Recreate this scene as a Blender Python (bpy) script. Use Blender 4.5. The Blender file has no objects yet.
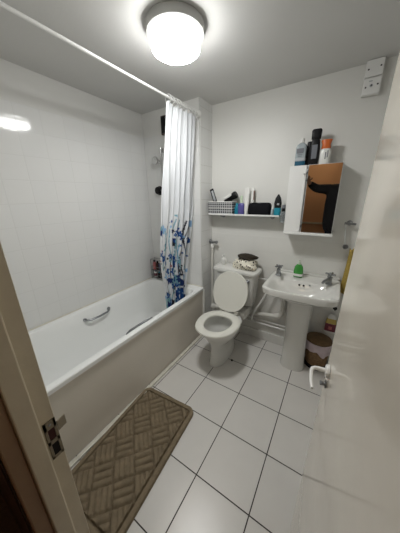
import bpy, bmesh, math, random
from math import sin, cos, pi, sqrt, radians
from mathutils import Vector, Matrix
random.seed(7)
SC = bpy.context.scene
COL = SC.collection

# ------------------------------------------------------------------ materials
def srgb(r, g, b):
    f = lambda c: (c/255/12.92) if c/255 <= .04045 else ((c/255+.055)/1.055)**2.4
    return (f(r), f(g), f(b), 1)

def mat(name, color, rough=.5, metal=0., noise=0., nscale=8., bump=0., bscale=40., trans=0., emit=None, estr=0., coat=0., spec=.5, ior=1.45):
    m = bpy.data.materials.new(name); m.use_nodes = True
    nt = m.node_tree; b = nt.nodes['Principled BSDF']
    b.inputs['Base Color'].default_value = color
    b.inputs['Roughness'].default_value = rough
    b.inputs['Metallic'].default_value = metal
    b.inputs['Transmission Weight'].default_value = trans
    b.inputs['Coat Weight'].default_value = coat
    b.inputs['Specular IOR Level'].default_value = spec
    b.inputs['IOR'].default_value = ior
    if emit:
        b.inputs['Emission Color'].default_value = emit
        b.inputs['Emission Strength'].default_value = estr
    tc = nt.nodes.new('ShaderNodeTexCoord')
    if noise:
        n = nt.nodes.new('ShaderNodeTexNoise'); n.inputs['Scale'].default_value = nscale; n.inputs['Detail'].default_value = 5
        nt.links.new(tc.outputs['Object'], n.inputs['Vector'])
        r = nt.nodes.new('ShaderNodeMapRange')
        r.inputs['From Min'].default_value = .3; r.inputs['From Max'].default_value = .7
        r.inputs['To Min'].default_value = 1-noise; r.inputs['To Max'].default_value = 1+noise*.4
        nt.links.new(n.outputs['Fac'], r.inputs['Value'])
        mx = nt.nodes.new('ShaderNodeVectorMath'); mx.operation = 'SCALE'
        mx.inputs[0].default_value = color[:3]
        nt.links.new(r.outputs['Result'], mx.inputs['Scale'])
        nt.links.new(mx.outputs['Vector'], b.inputs['Base Color'])
    if bump:
        n2 = nt.nodes.new('ShaderNodeTexNoise'); n2.inputs['Scale'].default_value = bscale; n2.inputs['Detail'].default_value = 4
        nt.links.new(tc.outputs['Object'], n2.inputs['Vector'])
        bp = nt.nodes.new('ShaderNodeBump'); bp.inputs['Strength'].default_value = bump; bp.inputs['Distance'].default_value = .004
        nt.links.new(n2.outputs['Fac'], bp.inputs['Height'])
        nt.links.new(bp.outputs['Normal'], b.inputs['Normal'])
    return m

def tile_mat(name, axes, size, off, mortar, c1, c2, grout, rough, grough=.7, bumpd=.002, zmax=None, plain=None, var=.0, wav=.0):
    """square glazed tiles laid on world axes; above zmax the wall is painted plaster"""
    m = bpy.data.materials.new(name); m.use_nodes = True
    nt = m.node_tree; N = nt.nodes; L = nt.links; b = N['Principled BSDF']
    g = N.new('ShaderNodeNewGeometry'); s = N.new('ShaderNodeSeparateXYZ'); L.new(g.outputs['Position'], s.inputs[0])
    c = N.new('ShaderNodeCombineXYZ')
    for k in (0, 1):
        a = N.new('ShaderNodeMath'); a.operation = 'ADD'; a.inputs[1].default_value = -off[k]+size[k]*40
        L.new(s.outputs[axes[k]], a.inputs[0]); L.new(a.outputs[0], c.inputs[k])
    br = N.new('ShaderNodeTexBrick'); br.offset = 0; br.squash = 1
    br.inputs['Scale'].default_value = 1; br.inputs['Brick Width'].default_value = size[0]; br.inputs['Row Height'].default_value = size[1]
    br.inputs['Mortar Size'].default_value = mortar; br.inputs['Mortar Smooth'].default_value = .2
    br.inputs['Color1'].default_value = c1; br.inputs['Color2'].default_value = c2; br.inputs['Mortar'].default_value = grout
    L.new(c.outputs[0], br.inputs['Vector'])
    colour = br.outputs['Color']; fac = br.outputs['Fac']
    ro = N.new('ShaderNodeMapRange'); ro.inputs['To Min'].default_value = rough; ro.inputs['To Max'].default_value = grough
    L.new(fac, ro.inputs['Value']); rough_out = ro.outputs[0]
    ns = N.new('ShaderNodeTexNoise'); ns.inputs['Scale'].default_value = 3.5; ns.inputs['Detail'].default_value = 6
    L.new(g.outputs['Position'], ns.inputs['Vector'])
    if var:
        mr = N.new('ShaderNodeMapRange'); mr.inputs['From Min'].default_value = .3; mr.inputs['From Max'].default_value = .7
        mr.inputs['To Min'].default_value = 1-var; mr.inputs['To Max'].default_value = 1
        L.new(ns.outputs['Fac'], mr.inputs['Value'])
        vm = N.new('ShaderNodeVectorMath'); vm.operation = 'SCALE'; L.new(colour, vm.inputs[0]); L.new(mr.outputs[0], vm.inputs['Scale'])
        colour = vm.outputs['Vector']
    inv = N.new('ShaderNodeMath'); inv.operation = 'SUBTRACT'; inv.inputs[0].default_value = 1; L.new(fac, inv.inputs[1])
    hgt = inv.outputs[0]
    if wav:
        w = N.new('ShaderNodeMath'); w.operation = 'MULTIPLY_ADD'; w.inputs[1].default_value = wav
        L.new(ns.outputs['Fac'], w.inputs[0]); L.new(hgt, w.inputs[2]); hgt = w.outputs[0]
    if zmax is not None:
        gt = N.new('ShaderNodeMath'); gt.operation = 'GREATER_THAN'; gt.inputs[1].default_value = zmax; L.new(s.outputs[2], gt.inputs[0])
        mx = N.new('ShaderNodeMix'); mx.data_type = 'RGBA'; L.new(gt.outputs[0], mx.inputs[0]); L.new(colour, mx.inputs[6]); mx.inputs[7].default_value = plain
        colour = mx.outputs[2]
        mr2 = N.new('ShaderNodeMix'); L.new(gt.outputs[0], mr2.inputs[0]); L.new(rough_out, mr2.inputs[2]); mr2.inputs[3].default_value = .5
        rough_out = mr2.outputs[0]
        mh = N.new('ShaderNodeMix'); L.new(gt.outputs[0], mh.inputs[0]); L.new(hgt, mh.inputs[2]); mh.inputs[3].default_value = 0
        hgt = mh.outputs[0]
    L.new(colour, b.inputs['Base Color']); L.new(rough_out, b.inputs['Roughness'])
    bp = N.new('ShaderNodeBump'); bp.inputs['Strength'].default_value = .6; bp.inputs['Distance'].default_value = bumpd
    L.new(hgt, bp.inputs['Height']); L.new(bp.outputs['Normal'], b.inputs['Normal'])
    return m

def attr_mat(name, rough=.7, trans=0., bump=0.):
    m = bpy.data.materials.new(name); m.use_nodes = True
    nt = m.node_tree; b = nt.nodes['Principled BSDF']
    a = nt.nodes.new('ShaderNodeAttribute'); a.attribute_name = 'Col'
    nt.links.new(a.outputs['Color'], b.inputs['Base Color']); b.inputs['Roughness'].default_value = rough
    if trans:
        t = nt.nodes.new('ShaderNodeBsdfTranslucent'); nt.links.new(a.outputs['Color'], t.inputs['Color'])
        mx = nt.nodes.new('ShaderNodeMixShader'); mx.inputs[0].default_value = trans
        nt.links.new(b.outputs[0], mx.inputs[1]); nt.links.new(t.outputs[0], mx.inputs[2])
        nt.links.new(mx.outputs[0], nt.nodes['Material Output'].inputs['Surface'])
    return m

def dots_mat(name, base, spots, scale=34, thr=.3, rough=.85):
    m = bpy.data.materials.new(name); m.use_nodes = True
    nt = m.node_tree; b = nt.nodes['Principled BSDF']; b.inputs['Roughness'].default_value = rough
    tc = nt.nodes.new('ShaderNodeTexCoord'); v = nt.nodes.new('ShaderNodeTexVoronoi'); v.inputs['Scale'].default_value = scale
    nt.links.new(tc.outputs['Object'], v.inputs['Vector'])
    lt = nt.nodes.new('ShaderNodeMath'); lt.operation = 'LESS_THAN'; lt.inputs[1].default_value = thr
    nt.links.new(v.outputs['Distance'], lt.inputs[0])
    mx = nt.nodes.new('ShaderNodeMix'); mx.data_type = 'RGBA'; mx.inputs[6].default_value = base; mx.inputs[7].default_value = spots
    nt.links.new(lt.outputs[0], mx.inputs[0]); nt.links.new(mx.outputs[2], b.inputs['Base Color'])
    return m

M = {}
M['ceiling'] = mat('ceiling paint', (.68, .675, .655, 1), .75, noise=.03, nscale=2, bump=.15, bscale=60)
M['plaster'] = mat('wall paint', (.75, .745, .71, 1), .42, noise=.03, nscale=2, bump=.25, bscale=18)
M['door'] = mat('gloss cream door paint', (.76, .705, .61, 1), .13, noise=.05, nscale=6, bump=.10, bscale=9, coat=.4)
M['jamb'] = mat('cream frame paint', (.72, .64, .49, 1), .35, noise=.08, nscale=9, bump=.2, bscale=30)
M['jambdark'] = mat('brown hallway architrave paint', (.36, .23, .14, 1), .5, noise=.1)
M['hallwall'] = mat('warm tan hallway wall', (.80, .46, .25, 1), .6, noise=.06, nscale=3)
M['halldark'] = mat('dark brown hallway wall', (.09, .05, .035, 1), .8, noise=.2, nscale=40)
M['hallfloor'] = mat('brown carpet', (.10, .06, .04, 1), .95, noise=.3, nscale=90, bump=.5, bscale=200)
M['porcelain'] = mat('white vitreous china', (.74, .735, .70, 1), .12, coat=.3, noise=.03, nscale=6)
M['seat'] = mat('cream plastic seat', (.76, .75, .68, 1), .25)
M['acrylic'] = mat('white bath acrylic', (.90, .91, .895, 1), .14, coat=.2)
M['panel'] = mat('bath panel cream', (.72, .67, .59, 1), .35, noise=.04, nscale=3)
M['chrome'] = mat('chrome', (.62, .62, .62, 1), .16, 1)
M['chromedull'] = mat('tarnished chrome', (.33, .34, .35, 1), .28, 1)
M['whitepl'] = mat('white plastic', (.78, .78, .75, 1), .3)
M['white'] = mat('white gloss', (.82, .82, .80, 1), .3)
M['pipe'] = mat('white pvc pipe', (.74, .73, .68, 1), .3, noise=.06, nscale=12)
M['black'] = mat('black plastic', (.007, .007, .008, 1), .4, spec=.3)
M['blackcloth'] = mat('black fabric', (.008, .008, .009, 1), .9, bump=.4, bscale=60)
M['blackpurse'] = mat('black pouch fabric', (.006, .006, .008, 1), .8, spec=.15, bump=.5, bscale=90)
M['dark'] = mat('hole black', (.01, .008, .008, 1), .8)
M['caulk'] = mat('cream sealant', (.72, .69, .60, 1), .4, noise=.12, nscale=20)
M['mirror'] = mat('mirror silver', (.88, .87, .85, 1), .01, 1)
M['glass'] = mat('clear glass shelf', (.85, .93, .90, 1), .04, trans=.85)
M['clearpl'] = mat('clear plastic', (.80, .86, .88, 1), .08, trans=.8)
M['wicker'] = mat('brown wicker', (.24, .145, .07, 1), .6, noise=.35, nscale=60, bump=.8, bscale=80)
M['wickerdark'] = mat('dark brown lid', (.17, .105, .05, 1), .6, noise=.25, nscale=30)
M['pinkbag'] = mat('pink bin liner', (.62, .52, .56, 1), .35, noise=.12, nscale=20, bump=.8, bscale=30)
M['green'] = mat('green soap', (.05, .30, .05, 1), .2, coat=.4)
M['greenclear'] = mat('pale clear plastic', (.55, .66, .50, 1), .2)
M['labelwhite'] = mat('white label', (.8, .8, .78, 1), .5)
M['yellowlabel'] = mat('yellow label', (.60, .46, .14, 1), .5)
M['redlabel'] = mat('dark red label', (.20, .045, .07, 1), .5)
M['ochre'] = mat('ochre towel', (.42, .30, .07, 1), .95, noise=.2, nscale=60, bump=.8, bscale=120)
M['blueliq'] = mat('blue mouthwash', (.015, .10, .17, 1), .15, coat=.5)
M['clearbottle'] = mat('grey clear bottle', (.36, .41, .43, 1), .12, coat=.3)
M['greylabel'] = mat('grey label', (.16, .17, .19, 1), .4)
M['greylabel2'] = mat('pale grey print', (.45, .47, .49, 1), .5)
M['orange'] = mat('orange cap', (.62, .14, .03, 1), .35)
M['teal'] = mat('teal plastic', (.01, .20, .30, 1), .3)
M['cyan'] = mat('cyan card', (.02, .28, .38, 1), .35)
M['purple'] = mat('violet blue plastic', (.10, .09, .30, 1), .25)

M['skin'] = mat('skin', (.32, .17, .10, 1), .55)
M['hair'] = mat('black hair', (.01, .008, .006, 1), .6)
M['denim'] = mat('dark trousers', (.02, .025, .04, 1), .9)
M['pinkpl'] = mat('pink plastic', (.50, .16, .16, 1), .3)
M['navy'] = mat('navy plastic', (.01, .015, .08, 1), .3)
M['brownpl'] = mat('dark brown lacquer', (.045, .022, .015, 1), .35)
M['brass'] = mat('worn brass plate', (.30, .26, .20, 1), .4, 1)
M['strikered'] = mat('reddish shadowed wood', (.05, .012, .01, 1), .8)
M['spot'] = dots_mat('cream cloth with dark dots', (.78, .74, .62, 1), (.025, .015, .015, 1), 42, .33)
M['darkcloth'] = mat('dark olive brown cloth', (.035, .027, .018, 1), .9, noise=.4, nscale=30, bump=.7, bscale=70)
M['matpile'] = mat('brown bath mat pile', (.245, .195, .130, 1), .95, noise=.22, nscale=28, bump=.5, bscale=260, spec=.1)
M['lampbase'] = mat('grey lamp base', (.42, .42, .40, 1), .4)
M['lamp'] = mat('glowing diffuser', (.9, .9, .9, 1), .4, emit=(1, 1, .985, 1), estr=84)
M['lamprim'] = mat('glowing diffuser rim', (.9, .9, .9, 1), .4, emit=(1, 1, .985, 1), estr=22)
M['hallfill'] = mat('added hall fill glow', (.9, .9, .9, 1), .4, emit=(1, .80, .55, 1), estr=24)
M['screen'] = mat('phone black glass', (.01, .01, .012, 1), .1)

G1 = (.77, .77, .755, 1); G2 = (.76, .762, .75, 1)
M['walltile'] = tile_mat('white wall tiles left', (1, 2), (.15, .15), (.70, 2.04-.15*14), .0022, G1, G2, (.69, .69, .675, 1), .07, .3, .0008, zmax=2.04, plain=(.72, .715, .69, 1), wav=.5)
M['walltile_end'] = tile_mat('white wall tiles end', (0, 2), (.15, .15), (-1.8, 2.04-.15*14), .0022, G1, G2, (.69, .69, .675, 1), .07, .3, .0008, zmax=2.04, plain=(.72, .715, .69, 1), wav=.5)
M['walltile_stub'] = tile_mat('white wall tiles return', (1, 2), (.15, .15), (1.79, 2.04-.15*14), .0025, G1, G2, (.58, .58, .55, 1), .2, .5, .0012, wav=.2)
M['backwall'] = tile_mat('back wall tiled to waist', (0, 2), (.15, .15), (-1.12, 1.10-.15*8), .0022, (.76, .755, .72, 1), (.75, .745, .71, 1), (.70, .695, .66, 1), .22, .5, .0012, zmax=1.10, plain=(.75, .745, .71, 1), wav=.3)
T = .3025
M['floortile'] = tile_mat('pale floor tiles', (0, 1), (T, T), (-.452, 1.840), .0030, (.735, .715, .68, 1), (.72, .70, .665, 1), (.035, .03, .026, 1), .30, .8, .0015, var=.06)

M['basket'] = tile_mat('woven basket plastic', (0, 2), (.0225, .0235), (-1.1, 1.312), .0035, (.05, .05, .055, 1), (.06, .06, .065, 1), (.60, .61, .61, 1), .5, .5)
# ------------------------------------------------------------------ mesh building
class B:
    def __init__(s): s.v = []; s.f = []; s.c = None
    def add(s, vs, fs):
        o = len(s.v); s.v += [tuple(v) for v in vs]; s.f += [tuple(i+o for i in f) for f in fs]; return s
    def box(s, c, d, bev=0., rot=None, seg=2, taper=None):
        bm = bmesh.new(); bmesh.ops.create_cube(bm, size=1)
        for v in bm.verts:
            v.co = Vector((v.co.x*d[0], v.co.y*d[1], v.co.z*d[2]))
            if taper and v.co.z < 0: v.co.x *= taper; v.co.y *= taper
        if bev: bmesh.ops.bevel(bm, geom=list(bm.edges), offset=bev, segments=seg, profile=.5, affect='EDGES')
        R = rot if rot is not None else Matrix.Identity(3)
        bm.verts.index_update()
        vs = [tuple(R @ v.co + Vector(c)) for v in bm.verts]; fs = [[v.index for v in f.verts] for f in bm.faces]
        bm.free(); return s.add(vs, fs)
    def loft(s, rings, cap0=True, cap1=True, cyc=False):
        n = len(rings[0]); vs = [p for r in rings for p in r]; fs = []
        m = len(rings)
        for i in range(m if cyc else m-1):
            for j in range(n):
                a = i*n+j; b_ = i*n+(j+1) % n; k = ((i+1) % m)*n
                fs.append((a, b_, k+(j+1) % n, k+j))
        if not cyc:
            if cap0: fs.append(tuple(reversed(range(n))))
            if cap1: fs.append(tuple((m-1)*n+j for j in range(n)))
        return s.add(vs, fs)
    def lathe(s, prof, c=(0, 0, 0), axis='z', n=28, cap0=True, cap1=True):
        rings = []
        for r, h in prof:
            ring = []
            for j in range(n):
                a = 2*pi*j/n; x, y = r*cos(a), r*sin(a)
                p = {'z': (x, y, h), 'y': (y, h, x), 'x': (h, x, y)}[axis]
                ring.append((p[0]+c[0], p[1]+c[1], p[2]+c[2]))
            rings.append(ring)
        return s.loft(rings, cap0, cap1)
    def tube(s, pts, r, n=10, closed=False):
        P = [Vector(p) for p in pts]; m = len(P); rings = []; up = None
        for i in range(m):
            if closed: t = P[(i+1) % m]-P[i-1]
            else: t = P[min(i+1, m-1)]-P[max(i-1, 0)]
            t.normalize()
            if up is None:
                up = Vector((0, 0, 1)) if abs(t.z) < .9 else Vector((1, 0, 0))
            x = up-t*up.dot(t)
            if x.length < 1e-4: x = Vector((1, 0, 0))-t*t.x
            x.normalize(); y = t.cross(x); up = x
            rr = r[i] if isinstance(r, (list, tuple)) else r
            rings.append([tuple(P[i]+(x*cos(2*pi*k/n)+y*sin(2*pi*k/n))*rr) for k in range(n)])
        return s.loft(rings, cyc=closed)
    def sloft(s, prof, c=(0, 0, 0), e=4., n=32):
        """stack of superellipse rings: (z, half width, half depth[, dx, dy])"""
        rings = []
        for p in prof:
            z, a, b_ = p[:3]; dx = p[3] if len(p) > 3 else 0; dy = p[4] if len(p) > 4 else 0
            ring = []
            for j in range(n):
                t = 2*pi*(j+.5)/n
                x = a*abs(cos(t))**(2/e)*(1 if cos(t) > 0 else -1); y = b_*abs(sin(t))**(2/e)*(1 if sin(t) > 0 else -1)
                ring.append((c[0]+x+dx, c[1]+y+dy, c[2]+z))
            rings.append(ring)
        return s.loft(rings)
    def build(s, name, m, parent=None, flat=False, sub=0, fix=True):
        if parent is not None:
            o0 = Vector(parent['_o'])
        else:
            xs = [v[0] for v in s.v]; ys = [v[1] for v in s.v]; zs = [v[2] for v in s.v]
            o0 = Vector(((min(xs)+max(xs))/2, (min(ys)+max(ys))/2, min(zs)))
        me = bpy.data.meshes.new(name)
        me.from_pydata([tuple(Vector(v)-o0) for v in s.v], [], s.f); me.update()
        if fix:
            bm = bmesh.new(); bm.from_mesh(me); bmesh.ops.remove_doubles(bm, verts=bm.verts, dist=1e-6)
            bmesh.ops.recalc_face_normals(bm, faces=bm.faces); bm.to_mesh(me); bm.free()
        me.materials.append(m)
        o = bpy.data.objects.new(name, me); COL.objects.link(o)
        if parent is not None:
            o.parent = parent; o['_o'] = tuple(o0)
        else:
            o.location = o0; o['_o'] = tuple(o0)
        if not flat:
            me.polygons.foreach_set('use_smooth', [True]*len(me.polygons))
            try: me.set_sharp_from_angle(angle=radians(38))
            except Exception: pass
        if sub:
            md = o.modifiers.new('s', 'SUBSURF'); md.levels = sub; md.render_levels = sub
        return o

def thing(name, label, cat, loc, group=None):
    o = bpy.data.objects.new(name, None); COL.objects.link(o); o.location = loc; o.empty_display_size = .05
    o['_o'] = tuple(loc); o['label'] = label; o['category'] = cat
    if group: o['group'] = group
    return o
def tag(o, label, cat, group=None):
    o['label'] = label; o['category'] = cat
    if group: o['group'] = group
    return o
def struct(o): o['kind'] = 'structure'; return o
def copy_thing(o, loc, label):
    r = o.copy(); COL.objects.link(r); r.location = loc; r['label'] = label
    for ch in list(o.children):
        c = ch.copy(); COL.objects.link(c); c.parent = r
        for g in list(ch.children):
            d = g.copy(); COL.objects.link(d); d.parent = c
    return r
def arc(p0, p1, p2, n=8):
    p0, p1, p2 = Vector(p0), Vector(p1), Vector(p2)
    return [tuple(p0*(1-t)**2+p1*2*t*(1-t)+p2*t*t) for t in [i/n for i in range(n+1)]]
def ROT(ax, deg): return Matrix.Rotation(radians(deg), 3, ax)

# ------------------------------------------------------------------ room constants
XL, XS, YE, YB, ZC = -1.80, -1.12, 1.79, 2.00, 2.25   # left wall, stub face, bath end wall, back wall, ceiling
YF, YH = .127, .028                                    # door wall: bathroom face and hallway face
XR = .42
XJ, XH = -.50, .092                                    # doorway: strike jamb and hinge jamb

def slab(name, lo, hi, m):
    c = [(a+b_)/2 for a, b_ in zip(lo, hi)]; d = [b_-a for a, b_ in zip(lo, hi)]
    return struct(B().box(c, d).build(name, m, flat=True))
slab('floor', (XL-.1, YH-.005, -.08), (XR+.1, YB+.1, 0), M['floortile'])
slab('floor_hall', (-1.3, -1.3, -.08), (1.1, YH-.006, -.002), M['hallfloor'])
slab('ceiling', (XL-.1, YF-.02, ZC), (XR+.1, YB+.1, ZC+.08), M['ceiling'])
slab('ceiling_hall', (-1.3, -1.3, 2.3), (1.1, YH, 2.38), M['ceiling'])
slab('wall_left', (XL-.1, YF-.02, 0), (XL, YB+.1, ZC), M['walltile'])
slab('wall_end', (XL, YE, 0), (XS-.012, YB+.1, ZC), M['walltile_end'])
slab('wall_return', (XS-.012, YE, 0), (XS, YB, ZC), M['walltile_stub'])
slab('wall_back', (XS-.012, YB, 0), (XR+.1, YB+.1, ZC), M['backwall'])
slab('wall_right', (XR, YF-.02, 0), (XR+.1, YB, ZC), M['plaster'])
# door wall pieces
slab('wall_front', (XL, YH, 0), (XJ-.032, YF, ZC+.05), M['plaster'])
slab('wall_hinge', (XH+.032, YH, 0), (XR, YF, ZC+.05), M['plaster'])
slab('wall_lintel', (XJ-.032, YH, 2.03), (XH+.032, YF, ZC+.05), M['plaster'])
slab('wall_hall', (-1.3, -1.36, 0), (1.1, -1.30, 2.3), M['hallwall'])
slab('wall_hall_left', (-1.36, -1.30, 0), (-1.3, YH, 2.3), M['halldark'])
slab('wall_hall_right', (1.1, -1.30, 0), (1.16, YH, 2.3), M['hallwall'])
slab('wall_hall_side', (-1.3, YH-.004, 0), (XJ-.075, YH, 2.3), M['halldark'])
slab('wall_hall_hinge', (XH+.10, YH-.004, 0), (1.1, YH, 2.3), M['hallwall'])
slab('trim_1', (-1.3, -1.30, .90), (1.1, -1.285, .935), M['jamb'])
# door lining with planted stop, hall architrave
struct(B().box((XJ-.016, (.058+YF)/2, 1.015), (.032, YF-.058, 2.03), .0015).build('trim_2', M['jamb'], flat=True))
struct(B().box((XJ+.006, .077, 1.0), (.012, .036, 1.99), .003).build('trim_3', M['jamb'], flat=True))
struct(B().box((XJ-.037, (YH+.058)/2, 1.02), (.076, .058-YH, 2.04), .003).build('trim_4', M['jambdark'], flat=True))
struct(B().box((XH+.016, (YH+YF)/2, 1.015), (.032, YF-YH, 2.03), .0015).build('trim_5', M['jamb'], flat=True))
struct(B().box(((XJ+XH)/2, (YH+YF)/2, 2.01), (XH-XJ, YF-YH, .04), .0015).build('trim_6', M['jamb'], flat=True))
struct(B().box((XH+.055, YH-.010, 1.02), (.070, .014, 2.04), .004).build('trim_7', M['jamb'], flat=True))
# skirting along the back wall, sealing strip under the bath panel, upright strip at its end
struct(B().box(((XS+XR)/2, YB-.009, .05), (XR-XS, .018, .10), .004).build('baseboard_back', M['porcelain'], flat=True))
struct(B().box((-1.086, .95, .009), (.026, 1.64, .018), .005).build('trim_8', M['caulk'], flat=True))
struct(B().box((-1.105, YE-.006, .265), (.028, .012, .53), .003).build('trim_9', M['whitepl'], flat=True))

# ------------------------------------------------------------------ door leaf
hinge = Vector((XH, .130, 0)); tip = Vector((.0415, .70, 0))
dv = (tip-hinge); DL = dv.length; dv.normalize(); dn = Vector((dv.y, -dv.x, 0))    # dn points right (+X)
ang = math.atan2(dv.y, dv.x)
RD = Matrix.Rotation(ang, 3, 'Z')                    # local x along leaf, local y left (-X side)
dr = bpy.data.objects.new('door_1', None); COL.objects.link(dr); dr['_o'] = (0, 0, 0); struct(dr)
lf = B().box((DL/2, -.0185, .995), (DL, .035, 1.965), .0025).build('door_leaf', M['door'], dr, flat=True)
hd = B(); LX = DL-.055; LZ = .952
hd.lathe([(.020, 0), (.020, .006), (.017, .010), (.0, .010)], (LX, 0, LZ), 'y', 24)
hd.tube([(LX, 0, LZ), (LX, .026, LZ), (LX-.002, .038, LZ), (LX-.008, .045, LZ), (LX-.02, .048, LZ-.001), (LX-.055, .048, LZ-.004), (LX-.080, .044, LZ-.008)],
        [.0075, .0068, .0062, .006, .005, .0044, .004], 12)
hd = hd.build('door_handle', M['white'], dr)
tt = B().lathe([(.012, 0), (.012, .004), (.006, .005), (.006, .012)], (LX, 0, LZ-.050), 'y', 18)
tt.box((LX, .014, LZ-.050), (.016, .008, .006), .002).build('thumb_turn', M['chromedull'], dr)
for z in (.25, 1.7):
    B().tube([(0, .004, z-.04), (0, .004, z+.04)], .006, 10).build('hinge', M['chromedull'], dr)
dr.matrix_world = Matrix.Translation(hinge) @ Matrix.Rotation(ang, 4, 'Z') @ Matrix.Translation((0, 0, 1)) @ Matrix.Rotation(radians(.9), 4, 'X') @ Matrix.Translation((0, 0, -1))

# strike plate on the left jamb
sp = thing('strike_plate', 'worn metal strike plate with two dark holes screwed to the left door jamb', 'strike plate', (XJ+.001, .112, .86))
pl = B()
def rect(b, y0, y1, z0, z1, x=XJ+.0012, t=.0024): return b.box((x, (y0+y1)/2, (z0+z1)/2), (t, y1-y0, z1-z0), .0004)
rect(pl, .100, .126, .860, .868); rect(pl, .100, .126, .905, .917); rect(pl, .100, .126, .950, .974)
rect(pl, .100, .106, .860, .974); rect(pl, .120, .126, .860, .974)
pl.build('plate', M['brass'], sp, flat=True)
rect(B(), .106, .120, .917, .950, XJ+.0006, .001).build('latch_hole', M['strikered'], sp, flat=True)
rect(B(), .106, .120, .868, .905, XJ+.0006, .001).build('bolt_hole', M['dark'], sp, flat=True)
B().box((XJ+.001, .1365, .945), (.0022, .021, .030), .0008, ROT('Z', 12)).build('strike_lip', M['brass'], sp, flat=True)
B().lathe([(.0035, 0), (.0030, .0012), (0, .0014)], (XJ+.0022, .113, .963), 'x', 12).build('screw', M['chromedull'], sp)

# ------------------------------------------------------------------ ceiling lamp
LC = (-.803, 1.070, 0)
cl = thing('ceiling_light', 'round drum ceiling light with glowing white diffuser above the room', 'ceiling light', (LC[0], LC[1], 2.14))
B().lathe([(.0, ZC-.001), (.138, ZC-.001), (.140, ZC-.006), (.138, ZC-.038), (.130, ZC-.042), (0, ZC-.042)], LC, 'z', 64, False, False).build('lamp_base', M['lampbase'], cl)
B().lathe([(.114, ZC-.043), (.118, ZC-.046), (.120, ZC-.086), (.116, ZC-.098)], LC, 'z', 64, True, False).build('diffuser_rim', M['lamprim'], cl)
B().lathe([(.116, ZC-.0982), (.104, ZC-.106), (.07, ZC-.110), (0, ZC-.111)], LC, 'z', 64, False, False).build('diffuser', M['lamp'], cl)
hl = thing('ceiling_light', 'small dim fill light added on the hallway ceiling, out of view', 'ceiling light', (-.45, -.75, 2.24))  # added unseen lamp, lights the hallway wall that the cabinet mirror reflects
B().lathe([(0, 2.299), (.10, 2.299), (.10, 2.28), (0, 2.28)], (-.45, -.75, 0), 'z', 32, False, False).build('lamp_base', M['lampbase'], hl)
B().lathe([(.09, 2.279), (.09, 2.26), (.06, 2.245), (0, 2.24)], (-.45, -.75, 0), 'z', 32, True, False).build('diffuser', M['hallfill'], hl)

# ------------------------------------------------------------------ bath
Y0, Y1, X0, X1, ZR = .135, YE-.003, XL+.003, -1.10, .55
bt = thing('bathtub', 'white built-in bathtub with beige side panel along the tiled left wall', 'bathtub', ((X0+X1)/2, (Y0+Y1)/2, 0))
def rrect(x0, x1, y0, y1, z, r, n=10):
    pts = []
    for (cx, cy, a0) in ((x1-r, y1-r, 0), (x0+r, y1-r, 90), (x0+r, y0+r, 180), (x1-r, y0+r, 270)):
        for k in range(n+1):
            a = radians(a0+90*k/n); pts.append((cx+r*cos(a), cy+r*sin(a), z))
    return pts
rings = [rrect(X0+.005, X1-.012, Y0+.005, Y1-.003, .518, .010), rrect(X0, X1-.001, Y0, Y1, .520, .012), rrect(X0, X1, Y0, Y1, .545, .012), rrect(X0+.002, X1-.004, Y0+.003, Y1-.003, ZR, .012),
         rrect(X0+.050, X1-.040, Y0+.085, Y1-.085, ZR-.001, .075), rrect(X0+.056, X1-.046, Y0+.095, Y1-.093, ZR-.010, .08),
         rrect(X0+.075, X1-.075, Y0+.13, Y1-.105, .44, .10), rrect(X0+.095, X1-.095, Y0+.20, Y1-.13, .28, .12), rrect(X0+.115, X1-.115, Y0+.25, Y1-.15, .19, .12),
         rrect(X0+.15, X1-.15, Y0+.31, Y1-.19, .155, .12), rrect(X0+.22, X1-.22, Y0+.5, Y1-.30, .150, .10)]
B().loft(rings, False, True).build('tub', M['acrylic'], bt)
B().box((X1-.022, (Y0+Y1)/2, .2595), (.018, Y1-Y0, .516), .002).build('side_panel', M['panel'], bt, flat=True)
B().tube([(X0+.004, Y0+.02, ZR+.003), (X0+.004, Y1-.004, ZR+.003), (X1-.02, Y1-.004, ZR+.003)], .006, 8).build('sealant_bead', M['caulk'], bt)
B().lathe([(.022, 0), (.022, .003), (.010, .004), (0, .002)], (-1.45, Y1-.300, .151), 'z', 20).build('drain', M['chromedull'], bt)
for xw, s_, nm in ((X0+.073, 1, 'far'), (X1-.054, -1, 'near')):
    zc = .468 if s_ > 0 else .532
    g = B().tube([(xw-.008*s_, .825, zc), (xw+.016*s_, .835, zc-.004), (xw+.034*s_, .865, zc-.008), (xw+.038*s_, .945, zc-.010), (xw+.034*s_, 1.025, zc-.008), (xw+.016*s_, 1.055, zc-.004), (xw-.008*s_, 1.065, zc)],
                 [.010, .010, .009, .009, .009, .010, .010], 12)
    g.lathe([(.016, -.006), (.016, .004), (.012, .007)], (xw, .828, zc), 'x', 16); g.lathe([(.016, -.006), (.016, .004), (.012, .007)], (xw, 1.062, zc), 'x', 16)
    g.build('grip_handle', M['chromedull'], bt)

# ------------------------------------------------------------------ curtain rail, curtain, rings
RX, RZ = XS-.012, 2.130
rl = thing('curtain_rail', 'long white tube curtain rail running over the bath edge', 'curtain rail', (RX, (YF+YE)/2, RZ))
B().tube([(RX, YF, RZ), (RX, YE, RZ)], .0078, 14).build('rail_tube', M['white'], rl)
for y, s_ in ((YF, 1), (YE, -1)):
    B().lathe([(.026, 0), (.026, .006*s_), (.016, .018*s_), (.0125, .020*s_)], (RX, y+.0005*s_, RZ), 'y', 20).build('end_socket', M['whitepl'], rl)

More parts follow.
